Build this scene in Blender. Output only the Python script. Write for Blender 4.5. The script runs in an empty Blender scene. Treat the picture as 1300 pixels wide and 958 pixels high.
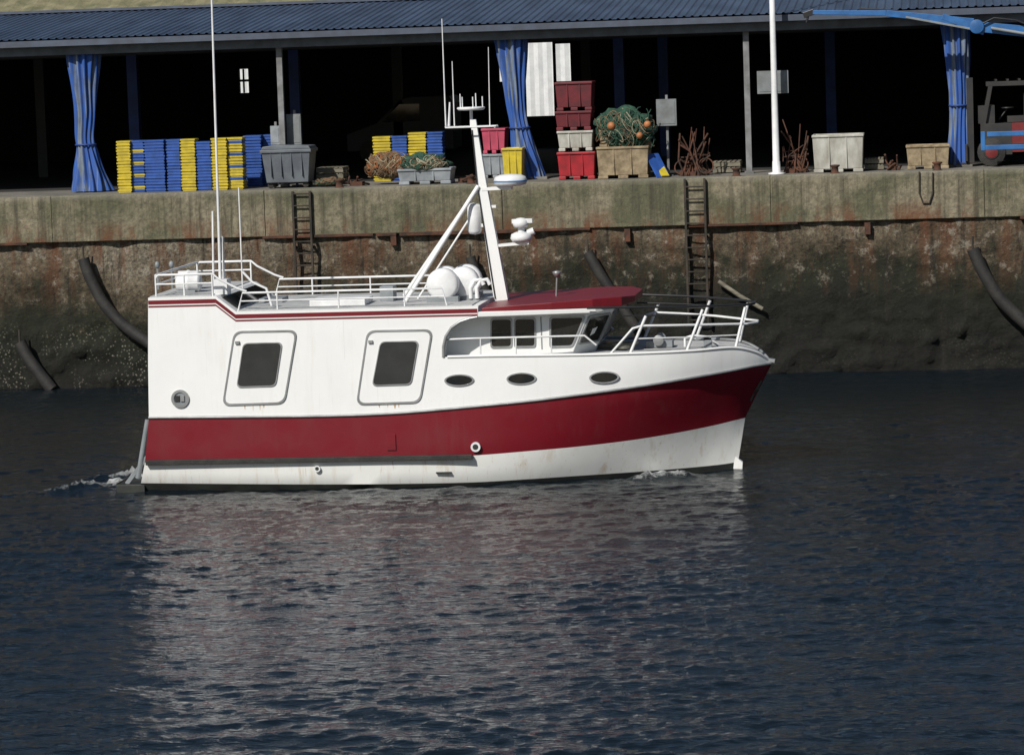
import bpy, bmesh, math, random
import numpy as np
from mathutils import Vector, Matrix, noise
random.seed(7); rng=np.random.default_rng(5)
scene=bpy.context.scene
# ------------------------------------------------------------------ camera
H=7.95; FPX=4200.0
yaw=math.radians(7.4); pit=math.atan(417/FPX); rol=math.radians(1.95)
F=Vector((-math.sin(yaw)*math.cos(pit), math.cos(yaw)*math.cos(pit), -math.sin(pit)))
R0=Vector((math.cos(yaw), math.sin(yaw),0)); U0=R0.cross(F)
R=R0*math.cos(rol)-U0*math.sin(rol); U=R0*math.sin(rol)+U0*math.cos(rol)
C=Vector((0,0,H))
cd=bpy.data.cameras.new("camera"); cam=bpy.data.objects.new("camera",cd)
scene.collection.objects.link(cam); scene.camera=cam
cd.sensor_width=36; cd.lens=36*FPX/1300; cd.clip_start=1; cd.clip_end=3000
M=Matrix((( R.x,U.x,-F.x,C.x),(R.y,U.y,-F.y,C.y),(R.z,U.z,-F.z,C.z),(0,0,0,1)))
cam.matrix_world=M
# photo measurement -> metres on a real vertical plane Y=const / on level ground
def P(px,py,Y):
    d=F*FPX+R*(px-650)+U*(479-py); t=Y/d.y
    return C+d*t
def G(px,py,Z=0.0):
    d=F*FPX+R*(px-650)+U*(479-py); t=(Z-H)/d.z
    return C+d*t
def PX(px,Y,Z):
    k=(px-650)/FPX; A=Y*R.y+(Z-H)*R.z; B=Y*F.y+(Z-H)*F.z
    return (k*B-A)/(R.x-k*F.x)
# ------------------------------------------------------------------ materials
def new_mat(name):
    m=bpy.data.materials.new(name); m.use_nodes=True
    nt=m.node_tree; b=nt.nodes["Principled BSDF"]; return m,nt,b
def N(nt,t,**k):
    n=nt.nodes.new(t)
    for a,v in k.items(): setattr(n,a,v)
    return n
def mix(nt,fac,a,b,mode='MIX'):
    n=N(nt,'ShaderNodeMix',data_type='RGBA',blend_type=mode)
    for s,v in ((0,fac),(6,a),(7,b)):
        if isinstance(v,bpy.types.NodeSocket): nt.links.new(v,n.inputs[s])
        else: n.inputs[s].default_value = v if s==0 else (*v[:3],1)
    return n.outputs[2]
def mth(nt,op,a,b=None,c=None,clamp=False):
    n=N(nt,'ShaderNodeMath',operation=op,use_clamp=clamp)
    for i,v in enumerate((a,b,c)):
        if v is None: continue
        if isinstance(v,bpy.types.NodeSocket): nt.links.new(v,n.inputs[i])
        else: n.inputs[i].default_value=v
    return n.outputs[0]
def coords(nt,scale=(1,1,1)):
    tc=N(nt,'ShaderNodeTexCoord'); mp=N(nt,'ShaderNodeMapping')
    mp.inputs['Scale'].default_value=scale
    nt.links.new(tc.outputs['Object'],mp.inputs[0]); return mp.outputs[0]
def noi(nt,vec,scale,detail=5,rough=.6):
    n=N(nt,'ShaderNodeTexNoise'); n.inputs['Scale'].default_value=scale
    n.inputs['Detail'].default_value=detail; n.inputs['Roughness'].default_value=rough
    nt.links.new(vec,n.inputs['Vector']); return n.outputs[0]
def rng_map(nt,v,a,b,c=0.,d=1.):
    n=N(nt,'ShaderNodeMapRange'); nt.links.new(v,n.inputs[0])
    for i,x in enumerate((a,b,c,d)): n.inputs[i+1].default_value=x
    return n.outputs[0]
def mat(name,c1,c2=None,rough=.5,metal=0,scale=3,stretch=(1,1,1),bump=0,bscale=20,lo=.35,hi=.65,spec=.5):
    m,nt,b=new_mat(name)
    if c2 is None: c2=tuple(x*.82 for x in c1)
    v=coords(nt,stretch); n=noi(nt,v,scale)
    nt.links.new(mix(nt,rng_map(nt,n,lo,hi),c1,c2),b.inputs['Base Color'])
    b.inputs['Roughness'].default_value=rough; b.inputs['Metallic'].default_value=metal
    b.inputs['Specular IOR Level'].default_value=spec
    if bump:
        bp=N(nt,'ShaderNodeBump'); bp.inputs['Strength'].default_value=1; bp.inputs['Distance'].default_value=bump
        nt.links.new(noi(nt,coords(nt),bscale),bp.inputs['Height']); nt.links.new(bp.outputs[0],b.inputs['Normal'])
    return m
def boat_paint(name,base,stain,amt=.35,rough=.32,dirt=.1):
    m,nt,b=new_mat(name)
    v=coords(nt,(2.2,2.2,.22)); s=noi(nt,v,2.2,6,.65)
    big=noi(nt,coords(nt),.9,3,.5)
    f=mth(nt,'MULTIPLY',rng_map(nt,s,.52,.74),rng_map(nt,big,.42,.67))
    f=mth(nt,'MULTIPLY',f,amt)
    c=mix(nt,f,base,stain)
    fine=noi(nt,coords(nt),1.6,8,.6)
    c=mix(nt,rng_map(nt,fine,.35,.7,0,dirt),c,tuple(x*.6 for x in base))
    run=noi(nt,coords(nt,(9,9,.35)),2.4,4,.6)
    c=mix(nt,mth(nt,'MULTIPLY',rng_map(nt,run,.62,.76),amt*.6),c,tuple(x*.8 for x in stain))
    nt.links.new(c,b.inputs['Base Color'])
    nt.links.new(rng_map(nt,fine,.3,.7,rough-.06,rough+.15),b.inputs['Roughness'])
    bp=N(nt,'ShaderNodeBump'); bp.inputs['Distance'].default_value=.015; bp.inputs['Strength'].default_value=.7
    nt.links.new(noi(nt,coords(nt,(1,1,.6)),1.7,2,.4),bp.inputs['Height']); nt.links.new(bp.outputs[0],b.inputs['Normal'])
    return m
WHITE=boat_paint("white_boat_paint",(.79,.80,.80),(.52,.45,.33),.3,dirt=.12)
WHITE_LOW=boat_paint("white_hull_stained",(.76,.77,.75),(.42,.28,.12),1.0,dirt=.2)
RED=boat_paint("red_boat_paint",(.165,.006,.014),(.16,.05,.05),.4,.36,dirt=.3)
REDTRIM=mat("red_trim_paint",(.165,.006,.013),(.13,.006,.012),rough=.4)
BLACK=mat("black_antifouling",(.012,.012,.013),(.025,.03,.024),rough=.6)
RUBBER=mat("black_rubber",(.014,.014,.015),(.035,.032,.028),rough=.7,bump=.01)
ALU=mat("aluminium_trim",(.38,.39,.40),(.26,.27,.27),rough=.4,metal=.5)
GREY=mat("grey_paint",(.24,.26,.28),(.18,.20,.21),rough=.5)
DECK=mat("deck_grey_nonslip",(.45,.46,.46),(.33,.34,.34),rough=.8,bump=.004,bscale=120)
GLASS=mat("dark_window_glass",(.010,.012,.013),(.022,.02,.016),rough=.06,spec=.6)
PANEL=mat("charcoal_window_pane",(.035,.036,.036),(.025,.026,.026),rough=.3)
GEAR=mat("white_plastic",(.76,.77,.78),(.62,.63,.64),rough=.4)
RUST=mat("rusty_steel",(.11,.042,.022),(.03,.02,.015),rough=.9,bump=.01,scale=4)
LADDER=mat("old_ladder_steel",(.06,.045,.035),(.02,.02,.016),rough=.9,bump=.01)
# ------------------------------------------------------------------ mesh builder
class MB:
    def __init__(s): s.v=[];s.f=[];s.mi=[];s.sm=[];s.mats=[]
    def add(s,vs,fs,mt,smooth=False):
        if mt not in s.mats: s.mats.append(mt)
        k=s.mats.index(mt); o=len(s.v)
        s.v+= [tuple(v) for v in vs]
        for f in fs: s.f.append([i+o for i in f]); s.mi.append(k); s.sm.append(smooth)
    def box(s,x0,x1,y0,y1,z0,z1,mt):
        vs=[(x,y,z) for z in(z0,z1) for y in(y0,y1) for x in(x0,x1)]
        s.add(vs,[(0,2,3,1),(4,5,7,6),(0,1,5,4),(2,6,7,3),(0,4,6,2),(1,3,7,5)],mt)
    def hexa(s,p,mt):
        s.add(p,[(3,2,1,0),(4,5,6,7),(0,1,5,4),(1,2,6,5),(2,3,7,6),(3,0,4,7)],mt)
    def beam(s,a,b,w,h,mt,w2=None,h2=None,up=Vector((0,0,1))):
        a=Vector(a);b=Vector(b);t=(b-a).normalized()
        if abs(t.dot(up))>.95: up=Vector((0,1,0))
        sd=t.cross(up).normalized(); u=sd.cross(t)
        w2=w2 or w; h2=h2 or h
        q=[]
        for p,ww,hh in((a,w,h),(b,w2,h2)):
            q+=[p-sd*ww/2-u*hh/2,p+sd*ww/2-u*hh/2,p+sd*ww/2+u*hh/2,p-sd*ww/2+u*hh/2]
        s.hexa(q,mt)
    def prism(s,pts,y0,y1,mt):
        n=len(pts); vs=[(p[0],y0,p[1]) for p in pts]+[(p[0],y1,p[1]) for p in pts]
        fs=[list(range(n)),list(range(2*n-1,n-1,-1))]+[(i,(i+1)%n,n+(i+1)%n,n+i) for i in range(n)]
        s.add(vs,fs,mt)
    def slab(s,pts,nrm,th,mt):
        n=len(pts); nrm=Vector(nrm)
        vs=[Vector(p) for p in pts]+[Vector(p)+nrm*th for p in pts]
        fs=[list(range(n)),list(range(2*n-1,n-1,-1))]+[(i,(i+1)%n,n+(i+1)%n,n+i) for i in range(n)]
        s.add(vs,fs,mt)
    def ring(s,outer,inner,nrm,th,mt):
        n=len(outer); nrm=Vector(nrm)
        vs=[Vector(p) for p in outer]+[Vector(p) for p in inner]
        vs+=[p+nrm*th for p in vs[:2*n]]
        fs=[]
        for i in range(n):
            j=(i+1)%n
            fs+=[(2*n+i,2*n+j,3*n+j,3*n+i),(i,j,2*n+j,2*n+i),(n+i,n+j,3*n+j,3*n+i)]
        s.add(vs,fs,mt)
    def tube(s,pts,r,mt,seg=8,r1=None):
        pts=[Vector(p) for p in pts]; n=len(pts); vs=[];fs=[]
        prev=None
        for i,p in enumerate(pts):
            t=((pts[min(i+1,n-1)]-pts[max(i-1,0)])).normalized()
            if prev is None:
                a=Vector((0,0,1)) if abs(t.z)<.9 else Vector((1,0,0))
                u=t.cross(a).normalized()
            else:
                u=(prev-t*prev.dot(t)).normalized()
            prev=u; w=t.cross(u)
            rr=r if r1 is None else r+(r1-r)*i/(n-1)
            for k in range(seg):
                an=2*math.pi*k/seg; vs.append(p+u*math.cos(an)*rr+w*math.sin(an)*rr)
        for i in range(n-1):
            for k in range(seg):
                k2=(k+1)%seg; fs.append((i*seg+k,i*seg+k2,(i+1)*seg+k2,(i+1)*seg+k))
        s.add(vs,fs,mt,True)
        s.add(vs[:seg],[list(range(seg))],mt); s.add(vs[-seg:],[list(range(seg))],mt)
    def lathe(s,c,prof,mt,seg=24,axis='Z'):
        vs=[];fs=[]; c=Vector(c)
        for r,h in prof:
            for k in range(seg):
                an=2*math.pi*k/seg; a,b=r*math.cos(an),r*math.sin(an)
                vs.append(c+(Vector((a,b,h)) if axis=='Z' else Vector((a,h,b)) if axis=='Y' else Vector((h,a,b))))
        n=len(prof)
        for i in range(n-1):
            for k in range(seg):
                k2=(k+1)%seg; fs.append((i*seg+k,i*seg+k2,(i+1)*seg+k2,(i+1)*seg+k))
        s.add(vs,fs,mt,True)
        s.add(vs[:seg],[list(range(seg))],mt); s.add(vs[-seg:],[list(range(seg))],mt)
    def ell(s,c,rx,ry,rz,mt,seg=16,rg=10,lump=0,seed=0):
        vs=[];fs=[]
        for i in range(rg+1):
            th=math.pi*i/rg
            for k in range(seg):
                an=2*math.pi*k/seg
                d=Vector((math.sin(th)*math.cos(an),math.sin(th)*math.sin(an),-math.cos(th)))
                l=1+lump*noise.noise(d*2.3+Vector((seed,seed*2,0)))
                vs.append(Vector(c)+Vector((d.x*rx,d.y*ry,d.z*rz))*l)
        for i in range(rg):
            for k in range(seg):
                k2=(k+1)%seg; fs.append((i*seg+k,i*seg+k2,(i+1)*seg+k2,(i+1)*seg+k))
        s.add(vs,fs,mt,True)
    def build(s,name,parent=None,bevel=0,recalc=True):
        me=bpy.data.meshes.new(name); me.from_pydata(s.v,[],s.f)
        for m in s.mats: me.materials.append(m)
        for p,k,q in zip(me.polygons,s.mi,s.sm): p.material_index=k; p.use_smooth=q
        if recalc:
            bm=bmesh.new(); bm.from_mesh(me); bmesh.ops.recalc_face_normals(bm,faces=bm.faces[:]); bm.to_mesh(me); bm.free()
        me.update(); o=bpy.data.objects.new(name,me); scene.collection.objects.link(o)
        if parent: o.parent=parent
        if bevel:
            b=o.modifiers.new("b",'BEVEL'); b.width=bevel; b.segments=2; b.limit_method='ANGLE'; b.angle_limit=math.radians(40)
        return o
def empty(name):
    o=bpy.data.objects.new(name,None); scene.collection.objects.link(o); return o
def spline(pts,per=6):
    p=[np.array(q,float) for q in pts]; out=[]
    for i in range(len(p)-1):
        a=p[max(i-1,0)];b=p[i];c=p[i+1];d=p[min(i+2,len(p)-1)]
        for k in range(per):
            t=k/per
            out.append(.5*((2*b)+(c-a)*t+(2*a-5*b+4*c-d)*t*t+(3*b-a-3*c+d)*t**3))
    out.append(p[-1]); return out
def roundpoly(pts,r,k=5):
    pts=[Vector(p) for p in pts]; out=[]; n=len(pts)
    for i in range(n):
        p=pts[i]; a=(pts[i-1]-p).normalized(); b=(pts[(i+1)%n]-p).normalized()
        s=p+a*r; e=p+b*r
        for j in range(k+1):
            t=j/k; out.append(s*(1-t)**2+p*2*t*(1-t)+e*t*t)
    return out
# ================================================================== BOAT
HB=1.85; Yn=59.5; Yc=Yn+HB; Yf=Yc+HB
boat=empty("fishing_boat")
S=lambda px,py:P(px,py,Yn)
CP=lambda px,py:P(px,py,Yc)
L4=[(188,464,2),(300,460,2),(400,457,2),(500,455,2),(600,452,2),(680,451,1.96),(750,450,1.86),(820,448,1.64),(880,445,1.28),(930,441,.78),(960,447,.38),(977,458,.04)]
L3=[(189,530,2),(300,529,2),(400,528,2),(500,524.5,2),(600,516,2),(680,508,1.97),(750,499,1.88),(820,489,1.68),(880,479,1.3),(930,470,.8),(960,464,.42),(980,461,.04)]
L2=[(184,587,2),(300,586,2),(400,585,2),(500,583,2),(600,578,1.97),(675,572,1.85),(740,566,1.62),(805,558,1.27),(860,549,.88),(905,540,.5),(930,534,.25),(946,530,.04)]
L1=[(179,613,1.93),(300,614,1.95),(400,614.5,1.95),(500,614,1.94),(600,612,1.86),(670,608,1.68),(730,604,1.4),(790,600,1.05),(845,596,.7),(890,592,.36),(918,589,.17),(937,586,.04)]
def lv(L):
    out=[]
    for q in spline(L,6):
        b=min(q[2],2.0)*HB/2; p=P(q[0],q[1],Yc-b); out.append(Vector((p.x,Yc-b,p.z)))
    return out
W4,W3,W2,W1=map(lv,(L4,L3,L2,L1))
z4=[p.z for p in W4]
W0=[Vector((p.x-.02,Yc-(Yc-p.y)*.55,-.7)) for p in W1]
def mid(a,b,t):
    return [Vector((p.x+(q.x-p.x)*t, p.y+(q.y-p.y)*t, p.z+(q.z-p.z)*t)) for p,q in zip(a,b)]
mb=MB()
rows=[W0,W1,mid(W1,W2,.5),W2,mid(W2,W3,.35),mid(W2,W3,.7),W3,W4]
rm=[BLACK,WHITE_LOW,WHITE_LOW,RED,RED,RED,WHITE]
n=len(W1)
for side in (0,1):
    for r in range(len(rows)-1):
        vs=[];fs=[]
        for row in(rows[r],rows[r+1]):
            vs+=[(p.x,p.y if not side else 2*Yc-p.y,p.z) for p in row]
        for i in range(n-1): fs.append((i,i+1,n+i+1,n+i))
        mb.add(vs,fs,rm[r],True)
for r in range(len(rows)-1):
    a,b=rows[r][0],rows[r+1][0]
    mb.add([a,(a.x,2*Yc-a.y,a.z),(b.x,2*Yc-b.y,b.z),b],[(0,1,2,3)],rm[r] if rm[r]!=RED else GREY)
vs=[(p.x,p.y+.03,p.z-.03) for p in W4]+[(p.x,2*Yc-p.y-.03,p.z-.03) for p in W4]
mb.add(vs,[(i,i+1,n+i+1,n+i) for i in range(n-1)],DECK)
hull=mb.build("hull",boat,recalc=False)
bm=bmesh.new(); bm.from_mesh(hull.data); bmesh.ops.remove_doubles(bm,verts=bm.verts[:],dist=.0005); bmesh.ops.recalc_face_normals(bm,faces=bm.faces[:])
for e_ in bm.edges:
    if len(e_.link_faces)==2 and e_.calc_face_angle(0)>.7: e_.smooth=False
bm.to_mesh(hull.data); bm.free()
mb=MB()
mb.prism([(CP(925,568).x,CP(925,568).z),(CP(931,576).x,CP(931,576).z),(CP(943,586).x,CP(943,586).z),(CP(941,600).x,-.3),(CP(900,600).x,-.3)],Yc-.07,Yc+.07,WHITE_LOW)
mb.build("stem_foot",boat)
mb=MB()
for side in(1,-1):
    f=lambda p,o=0:Vector((p.x,Yc+side*(p.y-Yc)-side*o,p.z))
    mb.tube([f(p,.012) for p in W3],.026,ALU,8)
    mb.tube([f(p,0) for p in W4 if p.x>S(562,450).x],.028,ALU if side<0 else WHITE,8)
    a=S(186,589);b=S(600,577); zz=(a.z+b.z)/2
    ys=sorted((Yc-side*HB,Yc-side*(HB+.09)))
    mb.box(a.x,b.x,ys[0],ys[1],zz-.045,zz+.045,RUBBER)
mb.build("rubbing_strakes",boat,bevel=.01)
mb=MB()
xa=S(146,618).x; xb=S(182,618).x
mb.box(xa,xb,Yn+.1,Yf-.1,-.1,.13,BLACK)
mb.box(xa-.03,xa,Yn+.2,Yf-.2,-.02,.15,RUBBER)
for yy in (Yn+.3,Yc,Yf-.3): mb.beam((xa+.15,yy,.12),(W3[0].x-.03,yy,.75),.05,.08,GREY)
mb.tube([(W3[0].x-.05,Yn+.1,W3[0].z-.05),(W1[0].x-.06,Yn+.1,.25)],.05,GREY)
mb.build("stern_platform",boat,bevel=.01)
# ---- aft house
za=S(230,377).z; zb=S(450,392).z
X=lambda px,py=450:S(px,py).x
arch=[(563,453),(563,440),(566,427),(573,416),(584,408.5),(597,404),(606,402.5)]
ax=S(563,453).x
bot=[(p.x,p.z) for p in W4 if p.x<ax-.02]
archw=[(S(*a).x,S(*a).z) for a in arch]
archw[0]=(archw[0][0], next(p.z for p in W4 if p.x>ax))
xr=S(606,400).x
poly=bot+archw+[(xr+.02,zb),(X(300,400),zb),(X(274,378),za),(X(188,378),za)]
mb=MB(); mb.prism(poly,Yn,Yf,WHITE)
mb.build("aft_house",boat)
mb=MB()
x0,x1=X(188),X(274)
mb.box(x0+.06,x1-.06,Yn+.08,Yf-.08,za+.002,za+.02,DECK)
mb.box(X(303),xr-.1,Yn+.08,Yf-.08,zb+.002,zb+.02,DECK)
mb.slab([(X(276,379)+.03,Yn+.25,za-.05),(X(276,379)+.03,Yf-.25,za-.05),(X(299,399),Yf-.25,zb+.06),(X(299,399),Yn+.25,zb+.06)],(.6,0,.7),.02,GLASS)
mb.build("house_roof_deck",boat)
def strip(pts,dz0,dz1,mt,mbx,yo=.006):
    for a,b in zip(pts[:-1],pts[1:]):
        for y0,y1 in((Yn-yo,Yn-.0005),(Yf+.0005,Yf+yo)):
            q=[(a[0],y0,a[1]+dz0),(b[0],y0,b[1]+dz0),(b[0],y1,b[1]+dz0),(a[0],y1,a[1]+dz0)]
            mbx.hexa(q+[(x,y,z+(dz1-dz0)) for x,y,z in q],mt)
line=[(X(188,378),za),(X(273.5,378),za),(X(299,399),zb),(xr,zb)]
mb=MB()
strip(line,-.125,-.05,REDTRIM,mb); strip(line,-.18,-.15,REDTRIM,mb)
mb.build("red_trim_lines",boat)
def pl(pts,y): return [Vector((P(a,b,y).x,y,P(a,b,y).z)) for a,b in pts]
nv=Vector((0,-1,0))
mb=MB()
RSTN=mat("rust_run",(.42,.27,.14),(.66,.58,.47),rough=.6,scale=9,stretch=(1,1,.3))
for outer,win in (([(297,420),(378,418.5),(362,512.5),(282,515)],[(310,437),(357,436),(349,488.5),(302,490)]),
                  ([(466,419),(550,417.5),(534,511.5),(452,514)],[(484,435),(530,434),(521,486.5),(474,488)])):
    o=pl(outer,Yn); c=sum(o,Vector())/4
    ro=roundpoly(o,.16); ri=[c+(p-c)*.945 for p in ro]
    mb.slab(ri,nv,.012,WHITE); mb.ring(ro,ri,nv,.022,ALU)
    w=pl(win,Yn-.012); cw=sum(w,Vector())/4
    rw=roundpoly([cw+(p-cw)*1.07 for p in w],.10); rwi=[cw+(p-cw)*.95 for p in rw]
    mb.ring(rw,rwi,nv,.02,ALU); mb.slab(rwi,nv,.008,PANEL)
    mb.box(o[0].x+.02,o[0].x+.1,Yn-.05,Yn-.02,c.z+.45,c.z+.5,ALU)
    for t in(.36,.49,.6,.66):
        q=o[3].lerp(o[2],t); hh=random.uniform(.04,.12); ww=random.uniform(.01,.03)
        mb.add([(q.x-ww,Yn-.0025,q.z-.005),(q.x+ww,Yn-.0025,q.z-.005),(q.x+.003,Yn-.0025,q.z-.02-hh),(q.x-.002,Yn-.0025,q.z-.02-hh)],[(0,1,2,3)],RSTN)
v0=S(229,506)
def circ(c,r,k=20,sy=1): return [Vector((c.x+r*math.cos(2*math.pi*i/k),c.y,c.z+sy*r*math.sin(2*math.pi*i/k))) for i in range(k)]
v0.y=Yn; mb.ring(circ(v0,.17),circ(v0,.12),nv,.03,ALU); mb.slab(circ(v0,.12),nv,.01,GREY)
mb.box(v0.x-.1,v0.x-.01,Yn-.03,Yn-.01,v0.z-.05,v0.z+.06,PANEL); mb.box(v0.x+.01,v0.x+.08,Yn-.035,Yn-.012,v0.z-.05,v0.z+.06,ALU)
for (a,b,r) in((604,567,.09),(403,594.5,.06)):
    q=S(a,b); q.y=Yn+.02; mb.ring(circ(q,r),circ(q,r*.6),nv,.06,GEAR); mb.slab(circ(q,r*.6),nv,.05,BLACK)
q=S(497,562); mb.box(q.x-.08,q.x+.08,Yn-.025,Yn,q.z-.13,q.z+.16,REDTRIM)
q=S(563,600); mb.box(q.x-.14,q.x+.14,Yn-.005,Yn+.1,q.z-.012,q.z+.012,BLACK)
q=S(437,440); mb.box(q.x-.003,q.x+.003,Yn-.002,Yn,W4[12].z,zb-.2,GEAR)
mb.build("side_doors_and_fittings",boat)
mb=MB()
for (px,py) in((583,482.5),(662,480.5),(767,479)):
    i=min(range(n),key=lambda k:abs(W3[k].x-P(px,py,W3[k].y).x))
    a=W3[i];b=W4[i]; tz=(P(px,py,a.y).z-a.z)/(b.z-a.z)
    c=a.lerp(b,tz); T=(W3[min(i+1,n-1)]-W3[i-1]); T.z=0; T.normalize(); V=(b-a).normalized(); NN=T.cross(V).normalized()
    if NN.y>0: NN=-NN
    c=Vector((P(px,py,c.y).x,c.y,c.z))+NN*.004
    e=lambda rx,rz,k=28:[c+T*rx*math.cos(2*math.pi*i/k)+V*rz*math.sin(2*math.pi*i/k) for i in range(k)]
    mb.ring(e(.275,.11),e(.242,.088),NN,.02,ALU); mb.slab(e(.242,.088),NN,.01,GLASS)
mb.build("oval_portholes",boat)
mb=MB()
for yy in(Yn,Yf): mb.tube([(a[0],yy,a[1]) for a in archw],.03,ALU,8)
mb.build("arch_edging",boat)
# ---- wheelhouse
WHB=1.35
Pw=lambda px,py:P(px,py,Yc-WHB)
xb0=Pw(727,446).x; xt0=Pw(749,396).x; xaft=ax-.15
zB=z4[30]-.1; zT=Pw(690,394).z
foot=lambda x1,f:[(xaft,-WHB),(x1,-WHB),(x1+f,-WHB*.5),(x1+f,WHB*.5),(x1,WHB),(xaft,WHB)]
xbB=xb0-(xt0-xb0)*.1
B_=foot(xbB,.35);T_=foot(xt0,.4)
vs=[(x,Yc+y,zB) for x,y in B_]+[(x,Yc+y,zT) for x,y in T_]
mb=MB(); mb.add(vs,[list(range(6)),list(range(6,12))]+[(i,(i+1)%6,6+(i+1)%6,6+i) for i in range(6)],WHITE)
mb.build("wheelhouse",boat,bevel=.015)
mb=MB()
def wwin(pts,nrm,col=GLASS,r=.06):
    c=sum(pts,Vector())/len(pts); o=roundpoly(pts,r); i=[c+(p-c)*.9 for p in o]
    mb.ring([c+(p-c)*1.03 for p in o],i,nrm,.02,ALU); mb.slab(i,nrm,.008,col)
wwin(pl([(623,404),(650,403.5),(650,441),(623,441.5)],Yc-WHB),nv)
wwin(pl([(653,403.5),(680,403),(680,440.5),(653,441)],Yc-WHB),nv)
wwin(pl([(698,402),(743,401),(727,440),(698,441)],Yc-WHB),nv)
def face_win(i,u0,u1,v0,v1):
    a,b,c,d=[Vector(vs[k]) for k in(i,(i+1)%6,6+(i+1)%6,6+i)]
    g=lambda u,v:(a*(1-u)+b*u)*(1-v)+(d*(1-u)+c*u)*v
    nr=(b-a).cross(d-a).normalized()
    if nr.x<0: nr=-nr
    wwin([g(u0,v1)+nr*.003,g(u1,v1)+nr*.003,g(u1,v0)+nr*.003,g(u0,v0)+nr*.003],nr)
for i,us in((1,[(.06,.94)]),(2,[(.03,.34),(.36,.66),(.68,.97)]),(3,[(.06,.94)])):
    for u0,u1 in us: face_win(i,u0,u1,.28,.86)
a=Pw(688,443);b=Pw(688,402); mb.box(a.x-.01,a.x+.01,Yc-WHB-.01,Yc-WHB,a.z,b.z,GREY)
mb.build("wheelhouse_windows",boat)
mb=MB()
def loft(stn,mt,mbx):
    vv=[]
    for px,yt,yb,b in stn:
        t=P(px,yt,Yc-b); q=P(px,yb,Yc-b)
        vv+=[(t.x,Yc-b,q.z),(t.x,Yc+b,q.z),(t.x,Yc+b,t.z),(t.x,Yc-b,t.z)]
    m=len(stn); fs=[(0,1,2,3),(4*m-4,4*m-3,4*m-2,4*m-1)]
    for i in range(m-1):
        for k in range(4): fs.append((4*i+k,4*i+(k+1)%4,4*i+4+(k+1)%4,4*i+4+k))
    mbx.add(vv,fs,mt)
loft([(604,396,402.5,HB-.005),(640,395,401.3,HB-.05),(700,393,399,1.66),(756,391,397,1.5),(775,390,393,1.25)],WHITE,mb)
loft([(611,391.2,395.8,1.75),(650,387.8,394.8,1.72),(700,384,392.8,1.66),(752,379.5,390.5,1.52),(789,376.5,388.5,1.25),(806,375,383,.8)],REDTRIM,mb)
mb.build("wheelhouse_roof",boat,bevel=.012)
# ---- rails
WP=GEAR
mb=MB()
zr=S(230,349).z
for yy in(Yn+.1,Yf-.1):
    pts=[(X(196,350),yy,zr-.05),(X(199,348),yy,zr),(X(268,346),yy,zr),(X(276,352),yy,zr-.1),(X(300,372),yy,zb+.42),(X(312,380),yy,zb+.36)]
    mb.tube(pts,.022,WP)
    mb.tube([(X(196,350),yy,zr-.17),(X(268,350),yy,zr-.17)],.016,WP)
    for px in(196,232,268): mb.tube([(X(px,360),yy,za),(X(px,360),yy,zr)],.018,WP)
    z1=S(430,368).z-.02
    mb.tube([(X(300,372),yy,zb),(X(306,365),yy,z1),(X(560,362),yy,z1),(X(566,370),yy,zb)],.02,WP)
    mb.tube([(X(304,365),yy,z1-.15),(X(562,362),yy,z1-.15)],.013,WP)
    for px in(350,428,512): mb.tube([(X(px,370),yy,zb),(X(px,370),yy,z1)],.016,WP)
mb.tube([(X(196,350),Yn+.1,zr),(X(196,350),Yf-.1,zr)],.022,WP)
mb.tube([(X(196,350),Yn+.1,zr-.17),(X(196,350),Yf-.1,zr-.17)],.016,WP)
mb.build("roof_rails",boat)
mb=MB()
def w4at(x):
    for a,b in zip(W4[:-1],W4[1:]):
        if a.x<=x<=b.x: return a.lerp(b,(x-a.x)/(b.x-a.x+1e-9))
    return W4[-1]
BLK=mat("black_rail",(.02,.02,.022),rough=.4)
for sd in(1,-1):
    def rp(px,py,off=0.06):
        p=w4at(P(px,py,Yn).x)
        for _ in range(4): p=w4at(P(px,py,p.y).x)
        q=P(px,py,p.y+off); return Vector((q.x,Yc+sd*(p.y+off-Yc),q.z))
    base=lambda px,py:(lambda p:Vector((p.x,p.y,w4at(p.x).z)))(rp(px,py))
    tops=[(820,401),(892,393),(946,390)]; bs=[(800,447),(872,444),(934,438)]
    for t,b in zip(tops,bs):
        mb.tube([base(*b),base(*b).lerp(rp(*t),.5),rp(*t)],.028,WP)
    mb.tube([base(775,449),rp(790,432),rp(803,417),rp(815,413.5),rp(850,413),rp(900,412),rp(948,411)],.022,WP)
    if sd==1: mb.tube([rp(806,430),rp(870,428),rp(940,425)],.012,WP)
    mb.tube([rp(745,391,.1),rp(800,390,.1),rp(860,389.5),rp(900,388.5),rp(944,386.5)],.022,BLK)
    mb.tube([rp(790,401,.1),rp(860,400),rp(890,400)],.014,BLK)
    q=[rp(566,431),rp(600,429.5),rp(700,427),rp(742,426),rp(757,438)]
    mb.tube(q,.018,WP)
    for px in(610,655,700): mb.tube([rp(px,429),base(px,450)],.013,WP)
for (px,py,mt) in((948,411,WP),(944,387,BLK)):
    p=rp(px,py); mb.tube([(p.x,p.y,p.z),(p.x+.18,Yc+(p.y-Yc)*.4,p.z),(p.x+.18,Yc-(p.y-Yc)*.4,p.z),(p.x,2*Yc-p.y,p.z)],.022,mt)
mb.build("bow_rails",boat)
mb=MB()
zf=w4at(CP(850,440).x).z
wx=CP(838,440).x
mb.lathe((wx,Yc-.35,zf+.12),[(.0,0),(.10,0),(.10,.05),(.06,.07),(.06,.5),(.10,.52),(.10,.57),(0,.57)],ALU,20,'Y')
mb.box(wx-.25,wx+.25,Yc-.25,Yc+.15,zf-.02,zf+.1,GREY)
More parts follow.
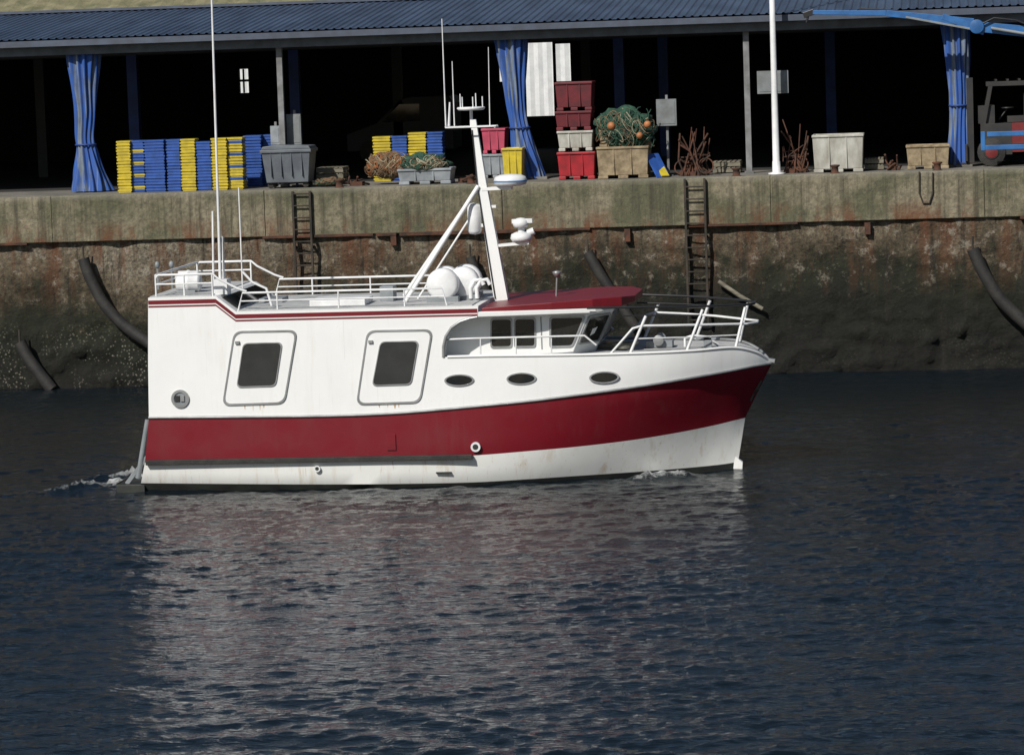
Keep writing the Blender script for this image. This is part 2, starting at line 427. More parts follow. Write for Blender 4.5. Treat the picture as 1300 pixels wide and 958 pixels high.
mb.tube([(wx+.5,Yc-.4,zf),(wx+.5,Yc-.4,zf+.16),(wx+.65,Yc-.4,zf+.2),(wx+.9,Yc-.3,zf+.16),(wx+1.1,Yc-.2,zf)],.03,GEAR)
mb.box(wx-1.3,wx-.75,Yc-.4,Yc+.4,zf-.02,zf+.08,PANEL)
mb.box(wx+.85,wx+1.0,Yc-.5,Yc-.4,zf-.02,zf+.18,GREY); mb.box(wx+.7,wx+1.15,Yc-.5,Yc-.4,zf+.12,zf+.17,GREY)
DR=mat("dark_rope",(.12,.12,.1))
for i in range(5):
    mb.tube([(wx-.6+.25*math.cos(t+i)*(.6+.1*i),Yc-.6+.18*math.sin(t+i),zf+.03+.02*i) for t in np.linspace(0,6.2,16)],.018,DR)
for i in range(4):
    mb.tube([(wx-1.7+.3*math.cos(t+i)*(.6+.1*i),Yc-.9+.2*math.sin(t+i),zf+.03+.025*i) for t in np.linspace(0,6.2,16)],.02,DR)
mb.beam(CP(945,452),CP(984,458),.2,.06,ALU)
for p,q in(((966,482),(956,499)),((956,499),(963,490)),((956,499),(952,508))): mb.beam(CP(*p)+Vector((.02,-.1,0)),CP(*q)+Vector((.02,-.1,0)),.06,.04,BLACK)
mb.build("foredeck_gear",boat,bevel=.006)
# ---- mast
mb=MB()
mb.beam(CP(637,381),CP(612,232),.26,.26,WHITE,.17,.18)
mb.beam(CP(612,232),CP(601,152),.17,.18,WHITE,.1,.1)
for yy in(Yc-.85,Yc+.85):
    s=P(514,388,yy); s.z=zb+.02; mb.tube([s,Vector((CP(608,236).x,Yc+(yy-Yc)*.12,CP(608,236).z))],.042,WHITE,10)
q=P(530,387,Yc); q.z=zb; mb.tube([q,CP(606,262)],.02,WHITE)
a=CP(568,162);b=CP(630,160); mb.beam(a,b,.1,.035,WHITE)
for yy in(-.25,.25): mb.tube([a+Vector((0,yy,0)),b+Vector((0,yy,0))],.015,GEAR)
for px in(568,630): mb.tube([CP(px,161)+Vector((0,-.25,0)),CP(px,161)+Vector((0,.25,0))],.015,GEAR)
c=CP(598,140); mb.lathe(c,[(0,0),(.24,0),(.27,.04),(.25,.06),(0,.06)],GEAR,20)
for k in range(5):
    an=k*math.pi/2.5; p=c+Vector((math.cos(an)*.22,math.sin(an)*.22,.05)); mb.tube([p,p+Vector((0,0,.2+.06*(k%2)))],.012,GEAR,6)
mb.tube([c,c+Vector((0,0,-.3))],.03,GEAR)
for (x0_,y0_,x1_,y1_,r) in((566,160,561,24,.016),(577,160,574,78,.014),(622,160,620,60,.012),(570,160,571,130,.028)):
    mb.tube([CP(x0_,y0_),CP(x1_,y1_)],r,GEAR,6,r*.6)
mb.tube([CP(630,378)+Vector((0,-.15,0)),CP(607,236)+Vector((0,-.12,0)),CP(600,165)+Vector((0,-.07,0))],.012,BLK,5)
mb.build("mast",boat)
mb=MB()
c=CP(648,236); mb.lathe(c,[(0,0),(.2,0),(.3,.03),(.315,.1),(.29,.17),(.2,.21),(0,.225)],GEAR,28)
mb.beam(CP(612,240),CP(650,238),.2,.06,WHITE); mb.lathe(c+Vector((0,0,.08)),[(.318,0),(.318,.025)],mat("blue_stripe",(.05,.2,.45)),28)
mb.beam(CP(626,312),CP(672,308),.18,.05,WHITE); mb.beam(CP(618,262),CP(630,262),.1,.05,WHITE)
c=CP(662,301); mb.lathe(c,[(0,-.08),(.17,-.08),(.21,-.02),(.19,.06),(.1,.1),(0,.1)],GEAR,20)
c=CP(661,283); mb.lathe(c,[(0,-.09),(.13,-.08),(.15,-.02),(.13,.05),(.07,.09),(0,.1)],GEAR,20); mb.beam(CP(650,281),CP(676,280),.10,.08,GEAR); mb.tube([CP(662,285),CP(662,308)],.07,GEAR)
mb.tube([CP(670,296),CP(678,293)],.07,GEAR,12)
c=CP(603,298); mb.lathe(c,[(0,0),(.1,.02),(.13,.07),(.13,.52),(.1,.58),(0,.6)],GEAR,18)
mb.beam(CP(607,262),CP(617,262),.06,.06,GEAR); mb.beam(CP(607,286),CP(620,286),.06,.06,GEAR)
mb.tube([CP(706,381),CP(707,352)],.018,ALU); mb.lathe(CP(707,352),[(0,0),(.04,.01),(.08,.08),(.08,.11),(0,.13)],ALU,16)
mb.build("radar_and_lights",boat)
mb=MB()
ya=Yn+.5
a=P(280,362,ya); b=P(267,-60,ya)
mb.tube([(a.x,a.y,za),(a.x,a.y,a.z),a.lerp(b,.2),b],.042,GEAR,8,.018)
for px,t,bo in((271,268,356),(284,300,358)): mb.tube([P(px,bo,ya+.15),P(px-1,t,ya+.15)],.022,GEAR,8)
mb.tube([P(303,238,ya),P(308,366,ya)],.014,GEAR,6)
mb.tube([P(308,345,ya),P(320,358,ya),P(338,366,ya),P(345,388,ya)],.025,GEAR)
mb.box(P(272,350,ya).x,P(289,350,ya).x,ya-.1,ya+.25,za,za+.28,GEAR)
mb.build("whip_antennas",boat)
mb=MB()
for k in(0,1):
    yy=Yc-.9+k*.8
    mb.lathe((P(224,356,yy).x,yy,za+.2),[(0,0),(.12,.0),(.17,.05),(.17,.2),(.185,.22),(.185,.25),(.17,.27),(.17,.43),(.12,.47),(0,.47)],GEAR,20,'X')
    mb.box(P(226,360,yy).x,P(250,360,yy).x,yy-.18,yy+.18,za+.02,za+.06,GREY)
for px in(200,218):
    q=P(px,345,Yc+.3); mb.ell((q.x,Yc+.3,zr+.06),.05,.05,.07,GREY); mb.tube([(q.x,Yc+.3,za),(q.x,Yc+.3,zr)],.02,GREY)
mb.box(P(398,385,Yc-.9).x,P(468,385,Yc-.9).x,Yc-1.3,Yc-.4,zb+.02,zb+.13,GEAR)
mb.box(P(330,385,Yc).x,P(360,385,Yc).x,Yc-.1,Yc+.5,zb+.02,zb+.1,GREY)
mb.box(P(488,380,Yc).x,P(505,380,Yc).x,Yc-.5,Yc-.1,zb+.02,zb+.3,GREY)
for px,yy in((562,Yc-.9),(566,Yc-.3),(588,Yc-.6),(592,Yc+.1)):
    q=P(px,364,yy); r=.30
    mb.lathe((q.x,yy,zb+.34),[(0,-.115),(.04,-.12),(r-.06,-.10),(r-.015,-.07),(r,-.03),(r,.12),(r-.05,.18),(0,.18)],GEAR,32,'Y')
    mb.box(q.x-.3,q.x+.3,yy-.1,yy+.15,zb+.01,zb+.12,GREY)
for px in(604,612):
    q=P(px,362,Yc-.7); mb.tube([(q.x-.1,Yc-.7,zb+.05),(q.x-.1,Yc-.7,zb+.25),(q.x-.02,Yc-.7,zb+.38),(q.x+.1,Yc-.7,zb+.4),(q.x+.15,Yc-.7,zb+.3)],.04,GEAR,10)
mb.build("roof_equipment",boat,bevel=.01)
# ================================================================== WATER
Yw=79.0; Zq=4.73
Xa,Xb,Ya,Yb=-30.,15.,33.,Yw+.12
dx=.065
nx=int((Xb-Xa)/dx)+1; ny=int((Yb-Ya)/dx)+1
gx,gy=np.meshgrid(np.linspace(Xa,Xb,nx),np.linspace(Ya,Yb,ny))
Z=np.zeros_like(gx); wx_=gx+.12*np.sin(gy*.9+gx*.3); wy_=gy+.15*np.sin(gx*.7-gy*.4)
for i in range(90):
    lam=.2*(1.5/.2)**(rng.random()**1.4); th=math.radians(90+rng.normal()*30); k=2*math.pi/lam
    amp=.0036*lam**.75*(.5+rng.random()); ph=rng.random()*6.28
    Z+=amp*np.sin(k*(wx_*math.cos(th)+wy_*math.sin(th))+ph)
for lam,th,amp in((3.4,70,.005),(4.6,112,.006),(2.6,97,.004)):
    k=2*math.pi/lam; t_=math.radians(th); Z+=amp*np.sin(k*(gx*math.cos(t_)+gy*math.sin(t_))+lam)
pt=.8+.3*np.sin(gx*.31+gy*.22+1)*np.sin(gy*.37-gx*.12)
Z*=pt
edge=np.clip(np.minimum.reduce([(gx-Xa)/3,(Xb-gx)/3,(gy-Ya)/3,(Yb-gy)/.6+.25]),0,1)
Z*=edge
foam=np.zeros_like(gx)
spk=rng.random(gx.shape); spk=(spk+np.roll(spk,1,0)+np.roll(spk,1,1)+np.roll(spk,2,1))/4
def seg(ax_,ay,bx,by):
    d=np.array([bx-ax_,by-ay]);L=d@d; t=np.clip(((gx-ax_)*d[0]+(gy-ay)*d[1])/L,0,1)
    wob=.12*np.sin(gx*4.1+gy*2.3)+.07*np.sin(gx*9.3-gy*5.1)
    return np.hypot(gx-(ax_+t*d[0]),gy+wob-(ay+t*d[1])),t
def addfoam(p,q,w0,w1,s0,s1,lift=0):
    global foam,Z
    dd,t=seg(p.x,p.y,q.x,q.y); w=w0+(w1-w0)*t; s=s0+(s1-s0)*t
    m=np.exp(-(dd/w)**2)*s; foam=np.maximum(foam,m)
    if lift: Z+=lift*np.exp(-(dd/(w*.8))**2)*s*(.15+1.7*spk*spk*(1+.4*np.sin(gx*7)*np.sin(gy*5+gx*3)))
addfoam(G(176,612),G(100,620),.6,.4,.72,.6,.16)
addfoam(G(100,620),G(15,628),.4,.28,.6,.46,.07)
addfoam(G(168,604),G(120,610),.35,.25,.72,.5,.2)
addfoam(G(160,622),G(60,642),.3,.2,.45,.25)
addfoam(G(858,605),G(790,612),.32,.3,.68,.45,.12)
addfoam(G(838,605),G(812,608),.22,.2,.75,.65,.14)
addfoam(G(932,598),G(855,606),.10,.2,.5,.6,.04)
addfoam(G(785,613),G(600,622),.2,.14,.46,.33,.03)
addfoam(G(600,626),G(190,630),.1,.14,.37,.43)
verts=np.stack([gx,gy,Z],-1).reshape(-1,3)
idx=np.arange(nx*ny).reshape(ny,nx)
faces=np.stack([idx[:-1,:-1],idx[:-1,1:],idx[1:,1:],idx[1:,:-1]],-1).reshape(-1,4)
big=[(-400,-300,0),(400,-300,0),(400,Ya,0),(-400,Ya,0),(-400,Ya,0),(Xa,Ya,0),(Xa,Yb,0),(-400,Yb,0),(Xb,Ya,0),(400,Ya,0),(400,Yb,0),(Xb,Yb,0)]
o=len(verts); allv=np.vstack([verts,np.array(big,float)]); allf=np.vstack([faces,np.array([[o,o+1,o+2,o+3],[o+4,o+5,o+6,o+7],[o+8,o+9,o+10,o+11]])])
me=bpy.data.meshes.new("harbour_water")
me.vertices.add(len(allv)); me.vertices.foreach_set("co",allv.ravel())
me.loops.add(allf.size); me.loops.foreach_set("vertex_index",allf.ravel().astype(np.int32))
me.polygons.add(len(allf)); me.polygons.foreach_set("loop_start",(np.arange(len(allf))*4).astype(np.int32))
me.update(calc_edges=True); me.polygons.foreach_set("use_smooth",np.ones(len(allf),bool))
at=me.attributes.new("foam",'FLOAT','POINT'); at.data.foreach_set("value",np.concatenate([foam.ravel(),np.zeros(12)]).astype(np.float32))
wo=bpy.data.objects.new("harbour_water",me); scene.collection.objects.link(wo)
m,nt,b=new_mat("water")
b.inputs['IOR'].default_value=1.33
atn=N(nt,'ShaderNodeAttribute',attribute_name="foam")
fn=noi(nt,coords(nt,(1,1,1)),9,10,.88)
fm=mth(nt,'MULTIPLY',mth(nt,'SUBTRACT',mth(nt,'ADD',atn.outputs['Fac'],fn),1.0),4.,clamp=True)
fm=mth(nt,'MULTIPLY',fm,rng_map(nt,atn.outputs['Fac'],.03,.2))
nt.links.new(mix(nt,fm,(.004,.008,.012),(.72,.75,.76)),b.inputs['Base Color'])
nt.links.new(rng_map(nt,fm,0,1,.05,.8),b.inputs['Roughness'])
bp=N(nt,'ShaderNodeBump'); bp.inputs['Distance'].default_value=.026; bp.inputs['Strength'].default_value=1
nt.links.new(mth(nt,'ADD',noi(nt,coords(nt,(.55,1.3,1)),7.,4,.6),mth(nt,'MULTIPLY',fm,.8)),bp.inputs['Height']); nt.links.new(bp.outputs[0],b.inputs['Normal'])
me.materials.append(m)
# ================================================================== QUAY
zl=P(650,292,Yw).z
m,nt,b=new_mat("quay_wall_stone")
tc=N(nt,'ShaderNodeTexCoord'); sx=N(nt,'ShaderNodeSeparateXYZ'); nt.links.new(tc.outputs['Object'],sx.inputs[0])
n0=noi(nt,coords(nt,(1,1,1.3)),.36,5,.6); n1=noi(nt,coords(nt),.85,7,.7); n2=noi(nt,coords(nt),3.2,9,.78); ns=noi(nt,coords(nt,(1.3,1,.14)),2.,7,.7); n3=noi(nt,coords(nt),11,7,.75)
h=mth(nt,'ADD',sx.outputs['Z'],mth(nt,'MULTIPLY',mth(nt,'SUBTRACT',n1,.5),2.8))
h=mth(nt,'ADD',h,mth(nt,'MULTIPLY',mth(nt,'SUBTRACT',n0,.5),2.6))
h=mth(nt,'ADD',h,mth(nt,'MULTIPLY',mth(nt,'SUBTRACT',n2,.5),2.0))
h=mth(nt,'SUBTRACT',h,rng_map(nt,sx.outputs['X'],-16,-6,-.15,.6))
cr=N(nt,'ShaderNodeValToRGB'); nt.links.new(rng_map(nt,h,0,4.0),cr.inputs[0])
e=cr.color_ramp.elements
e[0].position=0; e[0].color=(.004,.005,.0035,1); e[1].position=1; e[1].color=(.38,.34,.26,1)
for p,c in((.26,(.007,.011,.004)),(.42,(.016,.022,.008)),(.52,(.045,.042,.022)),(.60,(.12,.095,.058)),(.72,(.20,.16,.105)),(.86,(.27,.23,.165))):
    q=e.new(p); q.color=(*c,1)
col=mix(nt,rng_map(nt,n3,.4,.66,0,.8),cr.outputs[0],(.016,.014,.010))
br=N(nt,'ShaderNodeTexBrick'); mp=N(nt,'ShaderNodeMapping'); mp.inputs['Rotation'].default_value=(math.radians(90),0,0)
nt.links.new(tc.outputs['Object'],mp.inputs[0]); nt.links.new(mp.outputs[0],br.inputs['Vector'])
br.inputs['Scale'].default_value=1; br.inputs['Brick Width'].default_value=1.9; br.inputs['Row Height'].default_value=.62; br.inputs['Mortar Size'].default_value=.012
br.inputs['Color1'].default_value=(1,1,1,1); br.inputs['Color2'].default_value=(.72,.7,.68,1); br.inputs['Mortar'].default_value=(.45,.42,.4,1)
col=mix(nt,.35,col,br.outputs[0],'MULTIPLY')
rf=mth(nt,'MULTIPLY',rng_map(nt,ns,.47,.6),rng_map(nt,sx.outputs['Z'],zl-1.9,zl-.1))
col=mix(nt,mth(nt,'MULTIPLY',rf,.85),col,(.14,.052,.022))
ds=noi(nt,coords(nt,(1.8,1,.12)),2.3,6,.7)
col=mix(nt,rng_map(nt,ds,.54,.64,0,.8),col,(.02,.018,.012))
vo=N(nt,'ShaderNodeTexVoronoi'); vo.inputs['Scale'].default_value=13; nt.links.new(coords(nt),vo.inputs[0])
bf=mth(nt,'MULTIPLY',rng_map(nt,vo.outputs['Distance'],.36,.15),rng_map(nt,n1,.47,.58))
bf=mth(nt,'MULTIPLY',bf,rng_map(nt,sx.outputs['Z'],1.9,1.0))
bf=mth(nt,'MULTIPLY',bf,rng_map(nt,sx.outputs['X'],-11,-15,.12,1))
col=mix(nt,mth(nt,'MULTIPLY',bf,.75),col,(.34,.32,.26))
pf=mth(nt,'MULTIPLY',rng_map(nt,n2,.55,.64),rng_map(nt,sx.outputs['Z'],1.7,2.7))
col=mix(nt,mth(nt,'MULTIPLY',pf,.7),col,(.42,.38,.31))
nt.links.new(col,b.inputs['Base Color']); b.inputs['Roughness'].default_value=.9
bp=N(nt,'ShaderNodeBump'); bp.inputs['Distance'].default_value=.14
nt.links.new(mth(nt,'ADD',n2,mth(nt,'MULTIPLY',n3,.5)),bp.inputs['Height']); nt.links.new(bp.outputs[0],b.inputs['Normal'])
WALL=m
m,nt,b=new_mat("quay_cap_concrete")
tc=N(nt,'ShaderNodeTexCoord'); sx=N(nt,'ShaderNodeSeparateXYZ'); nt.links.new(tc.outputs['Object'],sx.inputs[0])
n1=noi(nt,coords(nt),.6,7,.7); ns=noi(nt,coords(nt,(2.2,1,.10)),2.,7,.7); n3=noi(nt,coords(nt),7,9,.8)
col=mix(nt,rng_map(nt,n1,.42,.58),(.29,.255,.175),(.13,.13,.075))
col=mix(nt,rng_map(nt,ns,.48,.64,0,.85),col,(.05,.046,.03))
col=mix(nt,rng_map(nt,n3,.42,.66,0,.75),col,(.05,.046,.035))
rf=mth(nt,'MULTIPLY',rng_map(nt,noi(nt,coords(nt,(1.2,1,.5)),1.3,8,.75),.47,.58),rng_map(nt,sx.outputs['Z'],zl+.55,zl))
col=mix(nt,mth(nt,'MULTIPLY',rf,.9),col,(.14,.052,.022))
col=mix(nt,rng_map(nt,sx.outputs['Z'],Zq-.14,Zq-.03,0,.35),col,(.32,.30,.25))
nt.links.new(col,b.inputs['Base Color']); b.inputs['Roughness'].default_value=.92
bp=N(nt,'ShaderNodeBump'); bp.inputs['Distance'].default_value=.05; nt.links.new(n3,bp.inputs['Height']); nt.links.new(bp.outputs[0],b.inputs['Normal'])
CAP=m
quay=empty("quay_wall")
mb=MB(); xs=np.arange(-34,18.01,.1); zs=np.linspace(-.8,zl,46); vs=[];fs=[]
for z in zs:
    for x in xs:
        p=Vector((x*.9,0,z*1.3)); d=noise.fractal(p,1.,2.1,5)*.09+noise.noise(Vector((x*3,5,z*3)))*.04
        if z<2.0: d+=max(0,noise.noise(Vector((x*2.1,9,z*2.6)))+.5*noise.noise(Vector((x*5,2,z*6))))*.24*min(1,(2.0-z))
        vs.append((x,Yw+.12-d,z))
k=len(xs)
for j in range(len(zs)-1):
    for i in range(k-1): fs.append((j*k+i,j*k+i+1,(j+1)*k+i+1,(j+1)*k+i))
mb.add(vs,fs,WALL,True)
mb.add([(-400,Yw+.12,-1),(-34,Yw+.12,-1),(-34,Yw+.12,zl),(-400,Yw+.12,zl)],[(0,1,2,3)],WALL)
mb.add([(400,Yw+.12,-1),(18,Yw+.12,-1),(18,Yw+.12,zl),(400,Yw+.12,zl)],[(0,1,2,3)],WALL)
mb.build("lower_stone_wall",quay)
mb=MB()
x=-100.
while x<90:
    L=4.0+random.random()*2.5
    o=random.random()*.02
    mb.box(x,x+L-.008,Yw-o,Yw+.6,zl,Zq,CAP); x+=L
mb.box(-400,-100.1,Yw,Yw+.6,zl,Zq,CAP); mb.box(97,400,Yw,Yw+.6,zl,Zq,CAP)
mb.build("concrete_cap",quay,bevel=.015)
mb=MB(); x=-60.
while x<50:
    L=.5+random.random()*2.8
    if random.random()<.75: mb.box(x,x+L-random.random()*.3,Yw-.035-random.random()*.02,Yw+.05,zl-.04-random.random()*.03,zl+.015,RUST)
    x+=L
for px in (498,795,1100):
    q=P(px,300,Yw); hh=random.uniform(.15,.35); mb.box(q.x-.04,q.x+.1,Yw-.03,Yw+.1,zl-.08-hh,zl-.05,RUST)
mb.build("corroded_edge_steel",quay,bevel=.006)
APR=mat("quay_apron_concrete",(.2,.19,.17),(.12,.115,.10),rough=.9,bump=.01,scale=1)
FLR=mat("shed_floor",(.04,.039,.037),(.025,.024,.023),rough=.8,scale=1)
mb=MB(); Yk0=Yw+3.7
mb.add([(-400,Yw+.6,Zq-.004),(400,Yw+.6,Zq-.004),(400,Yk0,Zq-.004),(-400,Yk0,Zq-.004)],[(0,1,2,3)],APR)
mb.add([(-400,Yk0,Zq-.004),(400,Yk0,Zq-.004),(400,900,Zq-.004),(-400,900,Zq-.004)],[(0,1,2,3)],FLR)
mb.build("quay_ground")
for pxa,pyt,pyb,w in((869,227,412,25),(371,243,388,22)):
    mb=MB(); yy=Yw-.1
    a=P(pxa,pyt,yy); b_=P(pxa+w,pyt,yy); zb_=P(pxa,pyb,yy).z
    for x in(a.x,b_.x):
        mb.box(x-.025,x+.025,yy-.02,yy+.06,zb_,a.z,LADDER)
    z=zb_+.1
    while z<a.z:
        mb.tube([(a.x,yy,z),(b_.x,yy,z)],.02,LADDER,6); z+=.29
    for z in(zb_+.3,zl-.3,zl+.4):
        for x in(a.x,b_.x): mb.box(x-.03,x+.03,yy,Yw+.2,z,z+.05,LADDER)
    mb.build("quay_ladder")
for pts,r in(([(106,328),(114,352),(133,387),(160,415),(196,440)],.14),([(746,320),(760,345),(782,378),(806,414)],.13),
             ([(1235,316),(1248,345),(1272,382),(1306,414)],.15),([(25,434),(38,458),(66,494)],.15),([(597,326),(606,350),(625,385)],.12)):
    mb=MB(); yy=Yw-.2
    p3=[P(a,b,yy) for a,b in pts]; p3=[Vector(q) for q in spline([tuple(p) for p in p3],5)]
    mb.tube(p3,r,RUBBER,14); mb.tube([p3[0]+Vector((0,0,.3)),p3[0]],.025,LADDER)
    mb.build("rubber_fender")
mb=MB(); WOOD=mat("weathered_timber",(.24,.22,.17),(.12,.11,.08),rough=.9,stretch=(1,1,6))
mb.tube([P(912,357,Yw-.1),P(940,376,Yw-.12),P(968,392,Yw-.1)],.055,WOOD,6); mb.build("timber_beam")
mb=MB(); q=[P(a,b,Yw-.05) for a,b in((1167,218),(1167,245),(1172,258),(1180,258),(1184,245),(1184,219))]; mb.tube(q,.02,LADDER,6); mb.build("hanging_rope_loop")
for px in(431,598,935,1060,1190):
    mb=MB(); yy=Yw+.35; x=PX(px,yy,Zq)
    mb.lathe((x,yy,Zq),[(.13,0),(.09,.03),(.08,.14),(.12,.17),(.12,.2),(0,.21)],RUST,14); mb.build("mooring_post")
# ================================================================== SHED
shed=empty("fish_market_shed")
BLUEROOF=mat("blue_metal_roof",(.055,.085,.145),(.028,.045,.082),rough=.5,stretch=(1,.2,1),scale=1.5)
MOSS=mat("mossy_roof_sheet",(.24,.215,.13),(.11,.115,.06),rough=.95,scale=2,bump=.02)
FASC=mat("grey_fascia",(.07,.09,.13),(.05,.06,.085),rough=.6)
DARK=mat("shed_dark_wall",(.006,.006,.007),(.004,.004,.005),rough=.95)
BLUECOL=mat("blue_column_paint",(.02,.06,.25),(.015,.04,.16),rough=.6)
Ye=Yw+1.8; ze=P(650,40,Ye).z
Yr=Ye+7; zr2=P(370,7,Yr).z
mb=MB(); x0,x1=-70.,50.; pitch=.2; vs=[];fs=[]
prof=[(0,0),(.03,.03),(.06,.03),(.09,0)]
x=x0;pr=[]
while x<x1:
    for a,bb in prof: pr.append((x+a,bb))
    x+=pitch
for a,bb in pr: vs+=[(a,Ye-.35,ze+.2+bb),(a,Yr,zr2+bb)]
for i in range(len(pr)-1): fs.append((2*i,2*i+2,2*i+3,2*i+1))
mb.add(vs,fs,BLUEROOF)
mb.build("blue_roof_sheets",shed,recalc=False)
mb=MB(); vs=[];fs=[];xx=np.arange(x0,x1,.15)
for i,a in enumerate(xx):
    bb=.03*math.sin(i*math.pi/2+.3)+.03
    vs+=[(a,Yr,zr2+.02+bb),(a,Yr+12,zr2+3.9+bb)]
for i in range(len(xx)-1): fs.append((2*i,2*i+2,2*i+3,2*i+1))
mb.add(vs,fs,MOSS)
mb.box(x0,x1,Yr-.12,Yr+.1,zr2+.03,zr2+.1,FASC)
mb.build("mossy_upper_roof",shed,recalc=False)
mb=MB()
mb.box(x0,x1,Ye-.34,Ye-.05,ze+.02,ze+.17,FASC)
mb.box(x0,x1,Ye-.05,Ye+.15,ze-.2,ze+.16,mat("fascia_beam",(.13,.145,.165),(.08,.09,.10),rough=.7))
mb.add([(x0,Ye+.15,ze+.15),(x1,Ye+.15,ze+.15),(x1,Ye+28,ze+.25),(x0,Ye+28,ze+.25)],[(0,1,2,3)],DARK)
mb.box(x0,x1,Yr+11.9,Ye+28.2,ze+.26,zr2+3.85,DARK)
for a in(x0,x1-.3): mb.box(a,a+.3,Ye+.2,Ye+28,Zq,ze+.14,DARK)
Yk=Ye+27.
def hx(pa,pb,ya_,yb_):
    A=P(pa,ya_,Yk);B=P(pb,yb_,Yk); return (A.x,B.x,max(B.z,Zq),A.z)
holes=sorted([hx(632,665,55,103),hx(665.2,704,55,147),hx(704.2,725,56,103),hx(303,316,88,118)])
cx=x0
for (a,b_,zz0,zz1) in holes:
    mb.box(cx,a,Yk,Yk+.2,Zq,ze+.2,DARK)
    if zz0>Zq+.05: mb.box(a,b_,Yk,Yk+.2,Zq,zz0,DARK)
    if zz1<ze+.2: mb.box(a,b_,Yk,Yk+.2,zz1,ze+.2,DARK)
    cx=b_
mb.box(cx,x1,Yk,Yk+.2,Zq,ze+.2,DARK)
mb.box(P(308.5,100,Yk).x,P(310.5,100,Yk).x,Yk-.05,Yk,P(309,118,Yk).z,P(309,88,Yk).z,DARK)
mb.box(P(303,100,Yk).x,P(316,100,Yk).x,Yk-.05,Yk,P(309,104,Yk).z,P(309,101,Yk).z,DARK)
mb.build("shed_structure",shed)
mb=MB()
POST=mat("grey_post",(.22,.23,.24),(.12,.12,.12),rough=.6)
for px in(357,949):
    x=PX(px,Ye+.1,Zq+1.5); mb.box(x-.07,x+.07,Ye+.16,Ye+.30,Zq,ze-.0,POST); mb.box(x-.11,x+.11,Ye+.12,Ye+.34,Zq,Zq+.05,POST)
DKP=mat("dark_column",(.03,.033,.036),rough=.7)
for px,yo in((170,8),(375,10),(787,9),(843,14),(52,12),(505,16),(1055,12),(745,18)):
    yy=Ye+yo; x=PX(px,yy,Zq+1.5); mb.box(x-.14,x+.14,yy,yy+.28,Zq,ze+.1,BLUECOL if px not in(52,505,745) else DKP)
mb.build("columns",shed)
mb=MB()
for yo in(4,10,16,22): mb.box(x0,x1,Ye+yo,Ye+yo+.2,ze-.25,ze+.1,DKP)
mb.build("roof_beams",shed)
mb=MB(); WC=mat("white_cladding",(.75,.77,.78),(.62,.64,.66),rough=.6)
Yq=Yk+11
b_=P(780,40,Yq).x; a2=P(250,40,Yq).x
x=a2; vs=[];fs=[];i=0
while x<b_:
    vs+=[(x,Yq+(.04 if i%2 else 0),Zq),(x,Yq+(.04 if i%2 else 0),11)]; x+=.16;i+=1
for j in range(i-1): fs.append((2*j,2*j+2,2*j+3,2*j+1))
mb.add(vs,fs,WC); mb.box(a2,b_,Yq+.1,Yq+12,Zq,11,WC); mb.build("white_clad_warehouse")
m,nt,b=new_mat("blue_curtain")
sxn=noi(nt,coords(nt,(1,1,.04)),7,3,.5)
c_=mix(nt,rng_map(nt,sxn,.5,.62),(.02,.085,.34),(.17,.21,.26))
c_=mix(nt,rng_map(nt,noi(nt,coords(nt),3,7,.7),.45,.75,0,.6),c_,(.05,.06,.08))
nt.links.new(c_,b.inputs['Base Color']); b.inputs['Roughness'].default_value=.75
CURT=m
def curtain(px,pts,yy):
    mb=MB(); vs=[];fs=[]; seg=96; rings=[]
    for (pl_,pr_,py) in pts:
        a=P(pl_,py,yy);c=P(pr_,py,yy); rings.append((.5*(a.x+c.x),.5*(c.x-a.x),a.z))
    rs=spline(rings,7)
    for j,(cx_,r,z) in enumerate(rs):
        for k in range(seg):
            an=2*math.pi*k/seg; rr=r*(.92+.17*math.sin(an*13+.6*math.sin(j*.25))+.08*math.sin(an*5+j*.15)+.05*math.sin(an*3-j*.35))
            vs.append((cx_+rr*math.cos(an),yy+.75*rr*math.sin(an),max(z,Zq+.02)))
    for j in range(len(rs)-1):
        for k in range(seg): fs.append((j*seg+k,j*seg+(k+1)%seg,(j+1)*seg+(k+1)%seg,(j+1)*seg+k))
    mb.add(vs,fs,CURT,True)
    t=rs[int(len(rs)*.62)]; mb.tube([(t[0]+t[1]*1.1*math.cos(a),yy+.9*t[1]*math.sin(a),t[2]) for a in np.linspace(0,6.283,20)],.025,BLUECOL,6)
    mb.box(rings[-1][0]-.35,rings[-1][0]+.35,yy-.2,yy+.25,Zq,Zq+.06,APR)
    mb.build("tied_blue_curtain")
curtain(108,[(82,127,50),(86,126,75),(92,122,110),(96,121,145),(97,119,175),(98,124,195),(95,132,220),(92,141,243)],Ye+.35)
curtain(655,[(624,670,30),(630,668,60),(637,666,95),(643,666,130),(647,668,150),(650,677,180),(655,685,205),(662,694,234)],Ye+.35)
curtain(1212,[(1195,1230,25),(1199,1230,60),(1203,1229,100),(1206,1228,130),(1206,1228,160),(1201,1231,210)],Ye+.5)
